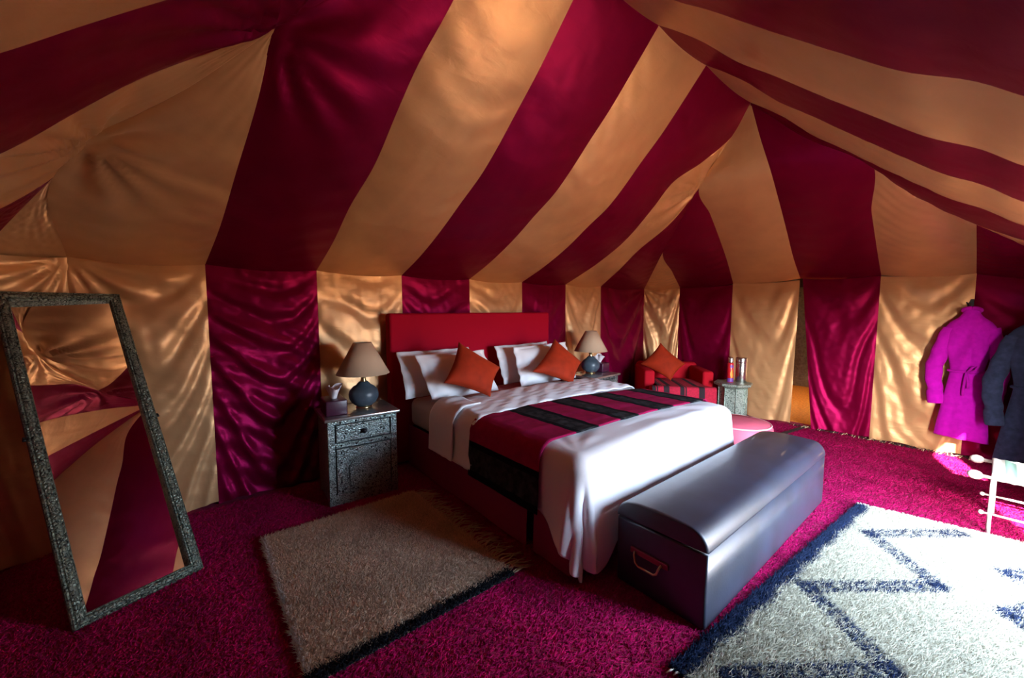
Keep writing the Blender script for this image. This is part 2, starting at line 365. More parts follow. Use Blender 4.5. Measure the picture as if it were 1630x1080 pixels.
def roof_panel(Lr, Rr, mt, seed, sag=.035, wr=.004, tie=None, tamp=.014):
    n, m = 72, 30
    A = resample(Lr, n); B = resample(Rr, n)
    v, u = np.meshgrid(np.linspace(0, 1, n), np.linspace(0, 1, m), indexing='ij')
    P = A[:, None] * (1 - u[..., None]) + B[:, None] * u[..., None]
    du = np.gradient(P, axis=1); dv = np.gradient(P, axis=0); N = np.cross(du, dv); N /= np.linalg.norm(N, axis=2)[..., None] + 1e-9
    s = np.sign(np.mean(N[..., 2])); N *= -(s if s else 1)                # hang downwards
    par = 4 * u * (1 - u); env = np.sin(math.pi * np.clip(v, 0, 1)) ** .5
    wid = np.linalg.norm(B - A, axis=1)[:, None] / .7
    fold = np.sin(6.283 * (13 * v + 1.2 * par * .3 + .5 * wav(u, v, seed, 4, .5, 2)))
    edge = (np.abs(2 * u - 1)) ** 2
    d = sag * par * env * np.minimum(wid, 1.2) + wr * env * wid * (.35 + edge) * (1 - edge ** 4) * fold + .0018 * env * wav(u, v, seed + 1, 9, 2, 9, (1, 2)) * par ** .5
    if tie is not None:                                                    # folds fanning out of a tied-up gather
        D = P - np.array(tie); dist = np.linalg.norm(D, axis=2) + 1e-6
        a1 = A[-1] - A[0]; a1 = a1 / np.linalg.norm(a1); nn = N.mean((0, 1)); nn /= np.linalg.norm(nn); a2 = np.cross(nn, a1)
        ang = np.arctan2(D @ a2, D @ a1)
        d = d + tamp * np.sin(ang * 11 + .8 * np.sin(3 * ang)) * np.clip(dist / .10, 0, 1) * np.exp(-dist / .30) * np.clip(par * 6, 0, 1)
    P = P + N * d[..., None]
    P[..., 2] -= .022 * par * np.clip(1 - v * 6, 0, 1) ** 2
    return mesh('roof_panel', P, gridF(n, m), mt, ceiling)
def bx(x0, x1=None, top=None):
    x1 = x0 if x1 is None else x1
    return [(x0 + (x1 - x0) * (i / 9), y, z) for i, (y, z) in enumerate(PB)]
E1 = [(.1, 3.35, 1.64), (.17, 2.874, 1.84), (.22, 2.49, 2.036), (.285, 2.09, 2.286), TIE_L]
E2 = [(.78, 3.35, 1.64), (.80, 2.915, 1.82), (.81, 2.566, 1.992), (.855, 2.285, 2.158), (.88, 1.987, 2.373), (.905, 1.854, 2.496), (.98, 1.61, 2.722), APX_L]
E3 = [(1.47 + .11 * k / 9, y, z) for k, (y, z) in enumerate(PB)]
E4 = bx(2.18, 2.205); E5 = bx(2.87, 2.80)
E6 = [(3.57, 3.35, 1.64), (3.54, 2.8, 1.87), (3.527, 2.532, 2.012), (3.40, 2.069, 2.303), (3.38, 1.886, 2.466), (3.55, 1.697, 2.64), (3.66, 1.484, 2.85), APX_R]
E7 = [(4.25, 3.35, 1.64), (4.05, 2.9, 1.83), (3.90, 2.557, 1.997), (3.865, 2.149, 2.238), TIE_R]
HL = [C_L, (-.436, 2.682, 1.931), (-.284, 2.448, 2.062), (.043, 2.136, 2.248), TIE_L]
HB = [C_R, (4.83, 2.95, 1.82), TRI_R, (4.06, 2.17, 2.26), TIE_R]
UPR = [TIE_R, (3.70, 1.6, 2.74), APX_R]
roof_panel(HL, E1, SAND, 401, sag=.05, wr=.006, tie=HL[2], tamp=.026)
roof_panel(E1 + [(.62, 1.66, 2.70), APX_L], E2, CRIM, 403, sag=.05, tie=TIE_L, tamp=.025)
roof_panel(E2, E3, SAND, 405, wr=.0045)
roof_panel(E3, E4, CRIM, 407, wr=.003)
roof_panel(E4, E5, SAND, 409, wr=.005)
roof_panel(E5, E6, CRIM, 411, wr=.004)
roof_panel(E6, E7 + UPR[1:], SAND, 413, sag=.015, wr=.006, tie=TIE_R, tamp=.03)
roof_panel(E7, HB, CRIM, 415, sag=.03)
# right hip end
H1 = [(5.44, 2.87, 1.65), (4.9, 2.7, 1.83), TRI_R]
H2 = [(5.45, 2.165, 1.67), (5.0, 2.06, 1.90), (4.56, 1.98, 2.136), (4.2, 1.92, 2.32), TIE_R]
H3 = [(5.45, 1.445, 1.70), (5.0, 1.40, 1.90), (4.62, 1.356, 2.105), (4.05, 1.293, 2.408), (3.85, 1.275, 2.52)]
H4 = [(5.45, .76, 1.69), (5.0, .74, 1.91), (4.52, .717, 2.156), FTI_R]
H5 = [(5.45, .132, 1.66), (5.1, .135, 1.85), FHP_R]
roof_panel([C_R, (4.83, 2.95, 1.82), TRI_R], H1, SAND, 421, sag=.02, wr=.008)
roof_panel(H1 + [(4.06, 2.17, 2.26), TIE_R], H2, CRIM, 423, wr=.003)
roof_panel(H2 + UPR[1:], H3 + [(3.70, 1.31, 2.75), APX_R], SAND, 425, sag=.02, wr=.002)
roof_panel(H3 + [(3.70, 1.31, 2.75), APX_R], H4 + [(3.74, 1.0, 2.70), APX_R], CRIM, 427, sag=.03, wr=.003)
roof_panel(H4, H5, SAND, 429, sag=.045, wr=.002, tie=FTI_R, tamp=.02)
roof_panel(H5, [FC_R, (5.1, -.2, 1.78), (4.78, .12, 2.02)], CRIM, 431)
# front slope (over the photographer's right shoulder)
def fx(x0, x1=None):
    x1 = x0 if x1 is None else x1; n = len(PF) - 1
    return [(x0 + (x1 - x0) * i / n, y, z) for i, (y, z) in enumerate(PF)]
G0 = [TIE_L[:0] or APX_L, FTI_L, (-.2, .25, 2.02), FC_L]
G1 = [APX_L, (.62, 1.0, 2.70), FTI_L, (.2, .25, 2.05), (.12, -.1, 1.80), (.1, FY, 1.56)]
G2 = [APX_L] + [(.9 - .1 * i / 10, y, z) for i, (y, z) in enumerate(PF[2:])]
G3 = fx(1.58, 1.52); G4 = fx(2.2, 2.2); G5 = fx(2.80, 2.86); G6 = fx(3.57, 3.55)
G7 = [APX_R, (3.74, 1.0, 2.655), (3.89, .68, 2.435), (4.25, .45, 2.21), (4.3, .15, 1.96), (4.3, -.2, 1.74), (4.28, FY, 1.56)]
G8 = [(4.25, .45, 2.21), FHP_R, (4.95, -.1, 1.84), (5.0, FY, 1.56)]
roof_panel([FTI_L, (-.1, .3, 2.05), FC_L], G1[2:], CRIM, 441)
roof_panel(G1, G2, SAND, 443)
roof_panel(G2, G3, CRIM, 445, wr=.003)
roof_panel(G3, G4, SAND, 447, wr=.003, sag=.02)
roof_panel(G4, G5, CRIM, 449, wr=.003, sag=.02)
roof_panel(G5, G6, SAND, 451, wr=.003, sag=.02)
roof_panel(G6, G7, CRIM, 453, wr=.003, sag=.02)
roof_panel(G7[3:], G8, SAND, 455, sag=.015)
roof_panel([FHP_R, (4.95, -.1, 1.84), (5.0, FY, 1.56)], [FHP_R, (5.1, -.2, 1.78), FC_R], CRIM, 457, sag=.01)
# left hip end
R0 = [(-.78, 3.19, 1.63), (-.63, 3.0, 1.78), (-.436, 2.682, 1.931)]
R1 = [(-.93, 2.87, 1.63), (-.62, 2.795, 1.787), (-.54, 2.771, 1.853), (-.436, 2.682, 1.931)]
R2 = [(-.95, 2.4, 1.63), (-.49, 2.26, 1.894), (-.255, 2.16, 2.09), (-.1, 2.09, 2.212), (.105, 2.02, 2.35), TIE_L]
R3 = [(-.95, 1.72, 1.63), (-.346, 1.674, 2.011), (-.193, 1.662, 2.136), (-.004, 1.657, 2.291), (.40, 1.58, 2.56), APX_L]
R4 = [(-.95, 1.0, 1.63), (-.35, 1.05, 2.0), (0, 1.1, 2.28), (.40, 1.2, 2.56), APX_L]
R5 = [(-.95, .35, 1.62), (-.3, .55, 2.0), FTI_L]
roof_panel([C_L, (-.47, 3.0, 1.80), (-.436, 2.682, 1.931)], R0, SAND, 461, sag=.01, wr=.003)
roof_panel(R0, R1, CRIM, 463, sag=.01)
roof_panel(R1 + HL[2:], R2, SAND, 465, sag=.03, wr=.006, tie=HL[2], tamp=.022)
roof_panel(R2 + [(.62, 1.66, 2.70), APX_L], R3, CRIM, 467, sag=.03, wr=.006, tie=TIE_L, tamp=.03)
roof_panel(R3, R4, SAND, 469, sag=.02)
roof_panel(R4, R5 + [(.62, 1.0, 2.70), APX_L], CRIM, 471, sag=.02)
roof_panel(R5, [FC_L, (-.1, .3, 2.05), FTI_L], SAND, 473, sag=.02)

# ------------------------------------------------------------------ floor, annex
floor = mesh('floor', [(-1.2, -.9, 0), (5.56, -.9, 0), (5.56, 3.6, 0), (-1.2, 3.6, 0), (-1.2, -.9, -.03), (5.56, -.9, -.03), (5.56, 3.6, -.03), (-1.2, 3.6, -.03)],
             [(0, 1, 2, 3), (4, 7, 6, 5), (0, 4, 5, 1), (1, 5, 6, 2), (2, 6, 7, 3), (3, 7, 4, 0)], CARPET, None, smooth=False, kind='structure')
def tufts(name, XY, H, lean, col, parent, mt, width=.005, z0=0.0, world=True, leanv=None):
    """one bent wool tuft (3 triangles) per row of XY"""
    n = len(XY); g = np.random.default_rng(len(XY))
    a = g.uniform(0, 6.283, n); w = width * g.uniform(.6, 1.3, n)
    Ld = g.normal(0, lean, (n, 2)) + (np.asarray(leanv) if leanv is not None else 0)
    Hh = H * g.uniform(.55, 1.15, n); zz = np.full(n, z0)
    V = np.empty((n, 4, 3))
    for q in range(3):
        V[:, q] = np.stack([XY[:, 0] + np.cos(a + q * 2.0944) * w, XY[:, 1] + np.sin(a + q * 2.0944) * w, zz], 1)
    V[:, 3] = np.stack([XY[:, 0] + Ld[:, 0], XY[:, 1] + Ld[:, 1], zz + Hh], 1)
    me = bpy.data.meshes.new(name); me.vertices.add(4 * n); me.vertices.foreach_set('co', V.reshape(-1))
    tri = np.empty((n, 3, 3), np.int32); b = np.arange(n)[:, None] * 4
    tri[:, 0] = b + [0, 1, 3]; tri[:, 1] = b + [1, 2, 3]; tri[:, 2] = b + [2, 0, 3]
    me.loops.add(9 * n); me.loops.foreach_set('vertex_index', tri.reshape(-1))
    me.polygons.add(3 * n); me.polygons.foreach_set('loop_start', np.arange(0, 9 * n, 3, dtype=np.int32))
    at = me.attributes.new('Col', 'FLOAT_COLOR', 'POINT')
    C = np.ones((n, 4, 4)); C[:, :, :3] = col[:, None, :]
    at.data.foreach_set('color', C.reshape(-1).astype(np.float32))
    me.materials.append(mt); me.update()
    me.polygons.foreach_set('use_smooth', np.ones(3 * n, bool))
    o = bpy.data.objects.new(name, me); link(o, parent, kind='stuff')
    return o
def scatter(n, x0, x1, y0, y1):
    return np.stack([RNG.uniform(x0, x1, n), RNG.uniform(y0, y1, n)], 1)
P = np.concatenate([scatter(150000, -.9, 2.6, .2, 2.75), scatter(78000, 2.6, 5.38, -.55, 1.75), scatter(26000, -.9, 1.42, 2.7, 3.28)])
k1 = ~((P[:, 0] > .29) & (P[:, 0] < 1.2) & (P[:, 1] > 1.5) & (P[:, 1] < 2.6))
k2 = ~((P[:, 0] > 1.62) & (P[:, 0] < 3.36) & (P[:, 1] > .72) & (P[:, 1] < 2.7)); k3 = ~((P[:, 0] > 1.36) & (P[:, 0] < 3.46) & (P[:, 1] < .69 - .08 * (P[:, 0] - 1.33)))
P = P[k1 & k2 & k3]
cl = np.array([.47, .005, .10])[None] * RNG.uniform(.55, 1.25, (len(P), 1)) * (1 + .25 * wav(P[:, 0], P[:, 1], 5, 8, 1, 5))[:, None]
tufts('carpet_pile', P, .014, .010, np.clip(cl, 0, 1), floor, PILE, width=.0036, leanv=(.004, -.006))
mesh('carpet_border', [(4.2, 1.455, .003), (4.9, 1.355, .003), (5.40, 1.285, .003), (5.40, 1.325, .003), (4.9, 1.405, .003), (4.2, 1.505, .003), (4.2, 1.455, .012), (4.9, 1.355, .012), (5.40, 1.285, .012), (5.40, 1.325, .012), (4.9, 1.405, .012), (4.2, 1.505, .012)],
     [(6, 7, 10, 11), (7, 8, 9, 10), (0, 1, 7, 6), (1, 2, 8, 7), (5, 11, 10, 4), (4, 10, 9, 3)], DARKW, floor, smooth=False)
# threads at the carpet edge along the right-hand wall and the threshold
V, F = [], []
for k in range(150):
    y = RNG.uniform(-.3, 1.42); x = 5.36 + RNG.normal(0, .008); L = RNG.uniform(.02, .05)
    v, f = tubeVF([(x, y, .012), (x - L * .4, y + RNG.normal(0, .012), .03), (x - L, y + RNG.normal(0, .02), .012)], .0025, 4, len(V)); V += v; F += f
mesh('carpet_fringe', V, F, [DARKW, mat('fringe_straw', (.62, .45, .28), rough=.9)], floor, mids=[1 if RNG.random() < .3 and False else (i // 10 % 3 == 0) for i in range(len(F))], kind='stuff')
annex = mesh('trim_1', [(5.57, .0, 0), (8.3, .0, 0), (8.3, 3.4, 0), (5.57, 3.4, 0), (5.57, 0, -.03), (8.3, 0, -.03), (8.3, 3.4, -.03), (5.57, 3.4, -.03)],
             [(0, 1, 2, 3), (4, 7, 6, 5), (0, 4, 5, 1), (1, 5, 6, 2), (2, 6, 7, 3), (3, 7, 4, 0)], ORANGEC, None, smooth=False, kind='structure')
rv = []
for z in np.linspace(0, 2.3, 40):
    for y in np.linspace(-.05, 3.45, 30): rv.append((8.25 + .015 * math.sin(z * 60) + .01 * math.sin(y * 9), y, z))
annex_w = mesh('wall_annex', rv, gridF(40, 30), REED, None, kind='structure')
bm = bmesh.new(); box(bm, (5.64, -.1, 0), (8.35, -.02, 2.3)); box(bm, (5.64, 3.42, 0), (8.35, 3.5, 2.3)); box(bm, (5.64, -.1, 2.3), (8.4, 3.5, 2.36)); box(bm, (5.6, -.1, 1.75), (5.66, 3.5, 2.3)); box(bm, (8.3, -.1, 0), (8.36, 3.5, 2.3))
bm_obj('canvas_lining', bm, CANVAS, annex_w)
lan = root('lantern', (6.9, 1.72, 1.62), 'small amber lantern glowing in the passage behind the curtain gap', 'lantern')
lathe('lantern_glass', [(.02, 0), (.05, .03), (.055, .10), (.03, .15)], BULB, lan, n=16)
lathe('lantern_cap', [(.035, .15), (.035, .17), (.01, .20)], BRASS, lan, n=16)
tube('lantern_chain', [(0, 0, .19), (0, 0, .69)], .004, BRASS, lan, n=6)
pl = bpy.data.lights.new('lantern_light', 'SPOT'); pl.spot_size = math.radians(100); pl.spot_blend = .4; pl.energy = 90; pl.color = (1, .68, .38); pl.shadow_soft_size = .16
plo = bpy.data.objects.new('lantern_light', pl); COL.objects.link(plo); plo.location = (6.9, 1.72, 1.58)

# ------------------------------------------------------------------ bed
bed = root('bed', (2.22, 2.2, 0), 'wide double bed with tall red upholstered headboard and crimson skirt', 'bed')
box_obj('headboard', (1.285, 3.17, .02), (3.135, 3.28, 1.312), HEADB, bed, bev=.025, seg=4, world=True)
box_obj('bed_base', (1.46, 1.3, .02), (3.06, 3.16, .34), DARKW, bed, bev=.01, world=True)
box_obj('mattress', (1.44, 1.28, .345), (3.08, 3.165, .585), SHEET, bed, bev=.06, seg=5, world=True)
def skirt(p, q, seed):
    n, m = 10, 24
    v, u = np.meshgrid(np.linspace(0, 1, n), np.linspace(0, 1, m), indexing='ij')
    p = np.array(p); q = np.array(q); e = (q - p) / np.linalg.norm(q - p); nn = np.array([e[1], -e[0]])
    d = .006 * wav(u, v * .2, seed, 4, .5, 3) * (.3 + v) + .012 * v
    xy = p + (q - p) * u[..., None] + nn * d[..., None]
    return mesh('skirt_panel', np.stack([xy[..., 0], xy[..., 1], .36 - .345 * v], -1), gridF(n, m), SKIRT, bed, world=True)
skirt((1.425, 3.15), (1.425, 1.60), 3); skirt((1.425, 1.545), (1.425, 1.27), 4); skirt((1.425, 1.26), (3.09, 1.26), 5); skirt((3.095, 1.27), (3.095, 3.15), 6)
# duvet: unfolded cloth draped over the mattress edge; the free corner hangs in a point
TX0, TX1, TY0 = 1.49, 3.07, 1.285; ZT = .605; RR = .075
def drape(x, y, off=0.0, flare=.07, fold=None):
    """x,y are cloth coordinates (flat); returns world points"""
    a = np.where(x < TX0, TX0 - x, np.where(x > TX1, x - TX1, 0)); sx = np.where(x < TX0, -1., 1.)
    b = np.clip(TY0 - y, 0, None)
    r = np.hypot(a, b) + 1e-9; cx, cy = a / r, b / r
    R = RR + off; arc = R * math.pi / 2
    fl = flare if fold is None else flare + fold
    hor = np.where(r < arc, R * np.sin(np.minimum(r, arc) / R), R + (r - arc) * np.sin(np.arctan(fl)))
    dz = np.where(r < arc, R * (1 - np.cos(np.minimum(r, arc) / R)), R + (r - arc) * np.cos(np.arctan(fl)))
    X = np.clip(x, TX0, TX1) + sx * cx * hor; Y = np.maximum(y, TY0) - cy * hor
    crown = .018 * np.sin(math.pi * np.clip((x - TX0) / (TX1 - TX0), 0, 1)) + .012
    Z = ZT + off + crown - dz
    return np.stack([X, Y, Z], -1), r, np.arctan2(b, a)
def duvet_mesh():
    nx, ny = 190, 130
    y, x = np.meshgrid(np.linspace(.80, 2.62, ny), np.linspace(0, 1, nx), indexing='ij')
    xl = TX0 - .36 - .15 * np.exp(-np.clip((y - 1.22) / .20, 0, None) ** 2) + .06 * np.clip((1.0 - y) / .18, 0, 1)
    x = xl + (TX1 + .36 - xl) * x
    y = y - .13 * np.exp(-(np.clip(x - TX0, 0, None) / .16) ** 2) * np.clip((TY0 - y) / .4, 0, 1) * np.clip(1 - (TX0 - x) / .5, 0, 1)
    a = np.clip(TX0 - x, 0, None); b = np.clip(TY0 - y, 0, None); r = np.hypot(a, b); th = np.arctan2(b, a + 1e-6)
    cor = np.clip(np.minimum(1, (r - .05) * 4), 0, 1)
    incor = np.where((a > 0) & (b > 0), 1, np.exp(-((np.where(a > 0, y - TY0, 0).clip(0)) / .22) ** 2 - ((np.where(b > 0, x - TX0, 0).clip(0)) / .3) ** 2))
    ang = np.where(a > 0, np.where(b > 0, th, -(y - TY0) * 1.5), math.pi / 2 + (x - TX0) * 1.5)
    fold = (.09 * np.sin(ang * 4.0 + .6) + .055 * np.sin(ang * 9 + 2)) * cor * incor * np.clip(a * 12, 0, 1) + .03 * np.sin(y * 26 + 2 * np.sin(y * 7)) * np.clip(a * 6, 0, 1)
    fold = np.where((b > 0) & (a <= 0), .02 * np.sin(x * 21), fold)
    fold = fold + np.where(x > TX1, .50, 0) * np.clip((x - TX1) * 8, 0, 1) * (.15 + .85 * np.clip((y - TY0 + .02) / .25, 0, 1))
    P, rr, _ = drape(x, y, 0, .06, fold)
    top = (r < 1e-6)
    w = wav(x, y, 21, 12, 1.2, 6)
    P[..., 2] += np.where(r < .06, .007 * w * (1 - r / .06), 0) * np.where((y > 1.40) & (y < 2.62), .35, 1)
    # creases pulled towards the hanging corner
    d0 = np.hypot(x - TX0, y - TY0); an = np.arctan2(y - TY0, x - TX0)
    P[..., 2] += np.where(r < .08, .0025 * np.sin(an * 13 + 1.0 + 3 * d0) * np.exp(-((d0 - .28) / .15) ** 2), 0)
    P[..., 2] = np.maximum(P[..., 2], .014)
    return P, (ny, nx)
duv = root('duvet', (2.22, 2.0, .62), 'white cotton duvet hanging off the bed foot in a pointed corner', 'duvet')
DP, (dn, dm) = duvet_mesh()
o = mesh('cover', DP, gridF(dn, dm), COTTON, duv, world=True)
md = o.modifiers.new('thick', 'SOLIDIFY'); md.thickness = .012; md.offset = 1
# turned-down top of the sheet: flat band with a crisp front hem
def strip(name, x0, x1, yl, yr, nx, ny, off, mt, parent, mids=None, wseed=None, wamp=0, puff=0, **kw):
    s, t = np.meshgrid(np.linspace(0, 1, ny), np.linspace(0, 1, nx), indexing='ij')
    x = x0 + (x1 - x0) * t
    f = np.clip((x - TX0) / (TX1 - TX0), 0, 1)
    ylo = yl[0] + (yr[0] - yl[0]) * f; yhi = yl[1] + (yr[1] - yl[1]) * f
    y = ylo + (yhi - ylo) * s
    Pp, r, _ = drape(x, y, off, .06)
    if wseed is not None:
        ww = wamp * wav(x, y, wseed, 10, 1.5, 7, (1, 2.5)); Pp[..., 2] += np.where(r < .05, ww, 0); Pp[..., 0] -= np.where(x < TX0, np.abs(ww), 0)
    if puff: Pp[..., 2] += puff * np.sin(math.pi * s) ** .6 * (r < .05)
    mi = None
    if mids is not None:
        xm = (x[:-1, :-1] + x[1:, 1:]) / 2; sm = (s[:-1, :-1] + s[1:, 1:]) / 2; mi = mids(xm, sm).reshape(-1)
    o = mesh(name, Pp, gridF(ny, nx), mt, parent, world=True, mids=mi, **kw)
    q = o.modifiers.new('thick', 'SOLIDIFY'); q.thickness = .008; q.offset = 1
    return o
strip('turned_down_sheet', TX0 - .40, TX1 + .36, (2.09, 2.60), (2.06, 2.60), 130, 30, .022, SHEET if False else COTTON, duv, wseed=5, wamp=.008, puff=.022)
strip('folded_flap', TX0 - .43, TX0 + .10, (2.30, 2.63), (2.30, 2.63), 30, 20, .050, COTTON, duv, wseed=8, wamp=.006)
run = root('bed_runner', (2.22, 1.75, .65), 'crimson woven bed runner with black bands laid across the white duvet', 'bed runner')
def run_ids(x, s):
    sd = TX0 - x
    out = np.zeros(x.shape, int)
    out[(sd > .20)] = 2; out[(sd > .20) & (sd < .235)] = 1; out[sd > .385] = 1
    for c in (1.76, 2.15, 2.55, 2.97):
        out[np.abs(x - c) < .095] = 1; out[np.abs(x - c) < .058] = 2
    return out
strip('runner_cloth', TX0 - .43, TX1 + .35, (1.47, 2.13), (1.40, 1.96), 380, 40, .023, [RUNRED, RUNBLK, RUNGRY], run, mids=run_ids, wseed=12, wamp=.003)

# pillows & cushions
def cushion(name, C, T, mt, parent, pinch=.07, n=26, seed=1, wr=.004, flange=0):
    """C: corners TL,TR,BR,BL in world; both faces bulge by T"""
    C = [np.array(c, float) for c in C]
    v, u = np.meshgrid(np.linspace(-1, 1, n), np.linspace(-1, 1, n), indexing='ij')
    core = 1 - flange
    uu, vv = u * (1 - pinch * (1 - v ** 2)), v * (1 - pinch * (1 - u ** 2))
    s, t = (uu + 1) / 2, (vv + 1) / 2
    base = C[0] * ((1 - s) * (1 - t))[..., None] + C[1] * (s * (1 - t))[..., None] + C[2] * (s * t)[..., None] + C[3] * ((1 - s) * t)[..., None]
    nn = np.cross(C[1] - C[0], C[3] - C[0]); nn /= np.linalg.norm(nn)
    pu = np.clip(1 - np.abs(u / core) ** 2.6, 0, 1); pv = np.clip(1 - np.abs(v / core) ** 2.6, 0, 1)
    th = T * (pu * pv) ** .55 + .004
    wv = wr * wav(u, v, seed, 8, .5, 2.2)
    rim = (np.abs(u) > .999) | (np.abs(v) > .999)
    ruf = .010 * wav(u * 2, v * 2, seed + 4, 6, .6, 1.5) * ((np.abs(u) > core) | (np.abs(v) > core)) if flange else 0
    Fp = base + nn * (th + wv + ruf)[..., None]; Bp = base - nn * (th - ruf)[..., None]
    V = np.concatenate([Fp.reshape(-1, 3), Bp.reshape(-1, 3)]); N = n * n
    F = gridF(n, n) + gridF(n, n, off=N, flip=True)
    bd = [j for j in range(n)] + [i * n + n - 1 for i in range(1, n)] + [(n - 1) * n + j for j in range(n - 2, -1, -1)] + [i * n for i in range(n - 2, 0, -1)]
    for a, b in zip(bd, bd[1:] + bd[:1]): F.append((b, a, a + N, b + N))
    return mesh(name, V, F, mt, parent, world=parent is not None)
def pillow(loc, label, C, T, seed):
    r = root('pillow', loc, label, 'pillow', group='white bed pillows')
    cushion('pillowcase', C, T, COTTON, r, pinch=.03, seed=seed, wr=.006, flange=.10)
def vec(*a): return np.array(a)
pillow((1.67, 2.93, .63), 'white pillow against the headboard, rearmost of the left pair', [(1.29, 3.05, 1.0), (1.98, 3.06, 1.0), (2.03, 2.92, .635), (1.30, 2.91, .635)], .075, 31)
pillow((1.75, 2.74, .63), 'white pillow in front of the left pair, half covered by the rust cushion', [(1.36, 2.865, .985), (2.02, 2.875, .985), (2.07, 2.72, .64), (1.42, 2.71, .635)], .085, 32)
pillow((2.66, 2.93, .63), 'white pillow against the headboard, rearmost of the right pair', [(2.27, 3.05, .99), (2.97, 3.06, 1.0), (3.05, 2.92, .635), (2.28, 2.91, .635)], .075, 33)
pillow((2.71, 2.74, .63), 'white pillow in front of the right pair, behind the right rust cushion', [(2.35, 2.865, .985), (3.08, 2.875, 1.0), (3.08, 2.72, .64), (2.32, 2.71, .635)], .085, 34)
def rust(loc, label, C, seed, T=.075):
    r = root('throw_cushion', loc, label, 'cushion'); cushion('cushion_cover', C, T, VELVET, r, pinch=.10, seed=seed, wr=.004)
LC = [(1.64, 2.67, 1.088), (1.977, 2.575, .868), (1.785, 2.45, .67), (1.429, 2.54, .807)]
rust((1.79, 2.50, .64), 'rust velvet cushion tipped on its corner against the left pillows', LC, 41)
RC = [(2.721, 2.68, 1.06), (2.985, 2.573, .823), (2.722, 2.44, .66), (2.329, 2.562, .797)]
rust((2.72, 2.47, .64), 'rust velvet cushion tipped on its corner against the right pillows', RC, 42)

# ------------------------------------------------------------------ nightstands
def nightstand(loc, rz, label):
    w, dp, hh = .235, .36, .605
    t = root('nightstand', loc, label, 'nightstand', rz=rz)
    # local: front faces -y at y=0
    box_obj('carcass', (-w + .012, .014, .03), (w - .012, dp - .004, hh - .014), DARKMETAL, t)
    bm = bmesh.new(); box(bm, (-w, .05, .03), (-w + .014, dp - .05, hh - .014), .003); box(bm, (w - .014, .05, .03), (w, dp - .05, hh - .014), .003)
    for sx in (-1, 1):                       # corner stiles, plinth and rails stand proud
        box(bm, (sx * w - (.045 if sx > 0 else 0), 0, 0), (sx * w + (0 if sx > 0 else .045), .05, hh - .012), .004)
        box(bm, (sx * w - (.045 if sx > 0 else 0), dp - .05, 0), (sx * w + (0 if sx > 0 else .045), dp, hh - .012), .004)
    for z0, z1 in ((.0, .075), (.40, .435), (.565, hh - .012)): box(bm, (-w + .04, .002, z0), (w - .04, .03, z1), .003)
    bm_obj('embossed_frame', bm, NICKEL, t)
    box_obj('top', (-w - .02, -.022, hh - .012), (w + .02, dp + .01, hh + .010), NICKTOP, t, bev=.006, seg=3)
    dr = box_obj('drawer', (-w + .052, -.002, .44), (w - .052, .03, .56), NICKEL, t, bev=.006)
    bm = bmesh.new(); bmesh.ops.create_uvsphere(bm, u_segments=14, v_segments=8, radius=.016); bmesh.ops.translate(bm, verts=bm.verts, vec=(0, -.02, .50))
    box(bm, (-.022, -.006, .485), (.022, .0, .515), .002); bm_obj('knob', bm, DARKMETAL, dr, smooth=True)
    bm = bmesh.new(); box(bm, (-w + .052, .004, .08), (w - .052, .03, .395), .004)
    for a in ((-w + .052, .345, w - .052, .395), (-w + .052, .08, w - .052, .115), (-w + .052, .115, -w + .095, .345), (w - .095, .115, w - .052, .345)):
        box(bm, (a[0], -.004, a[1]), (a[2], .01, a[3]), .003)
    dd = bm_obj('door', bm, NICKEL, t)
    # pointed arch moulding on the door leaf
    pts = [(-.10, -.002, .13), (-.10, -.002, .26), (-.07, -.002, .305), (0, -.002, .335), (.07, -.002, .305), (.10, -.002, .26), (.10, -.002, .13)]
    tube('arch_moulding', pts, .004, NICKEL, dd, n=6)
    bm = bmesh.new()
    for x, z in [(x, z) for z in (.578, .418, .37, .097) for x in (-.15, -.05, .05, .15)] + [(s * .155, z) for s in (-1, 1) for z in (.16, .23, .30)] + [(-.12, .50), (.12, .50)]:
        r = bmesh.ops.create_uvsphere(bm, u_segments=8, v_segments=6, radius=.0065); bmesh.ops.translate(bm, verts=r['verts'], vec=(x, -.003, z))
    bm_obj('studs', bm, DARKMETAL, t, smooth=True, kind='stuff')
    return t
nightstand((.915, 2.765, .0), math.radians(-4), 'embossed metal nightstand left of the bed with arched door')
nightstand((3.56, 2.70, .0), math.radians(3), 'embossed metal nightstand right of the bed beside the armchair')
def lamp(loc, label):
    t = root('table_lamp', loc, label, 'lamp')
    lathe('foot', [(.055, 0), (.058, .006), (.05, .012), (.045, .02)], BRASS, t)
    lathe('base', [(.045, .014), (.062, .02), (.085, .04), (.102, .07), (.106, .10), (.098, .13), (.075, .157), (.05, .172), (.045, .18), (.035, .19), (.03, .195)], CERAM, t, n=40)
    lathe('neck', [(.019, .19), (.022, .2), (.017, .21), (.019, .235), (.012, .24), (.012, .30)], BRASS, t, n=20)
    n = 48; V = []; pr = [(.188, .255), (.065, .485), (.062, .485), (.185, .255)]
    for r, z in pr:
        for k in range(n): V.append((r * math.cos(6.2832 * k / n), r * math.sin(6.2832 * k / n), z))
    mesh('shade', V, gridF(4, n, True) + [(3 * n + k, 3 * n + (k + 1) % n, (k + 1) % n, k) for k in range(n)], SHADE, t)
    return t
lamp((.985, 2.955, .617), 'dark ceramic ball lamp with beige shade on the left nightstand')
lamp((3.53, 2.90, .617), 'dark ceramic ball lamp with beige shade on the right nightstand')
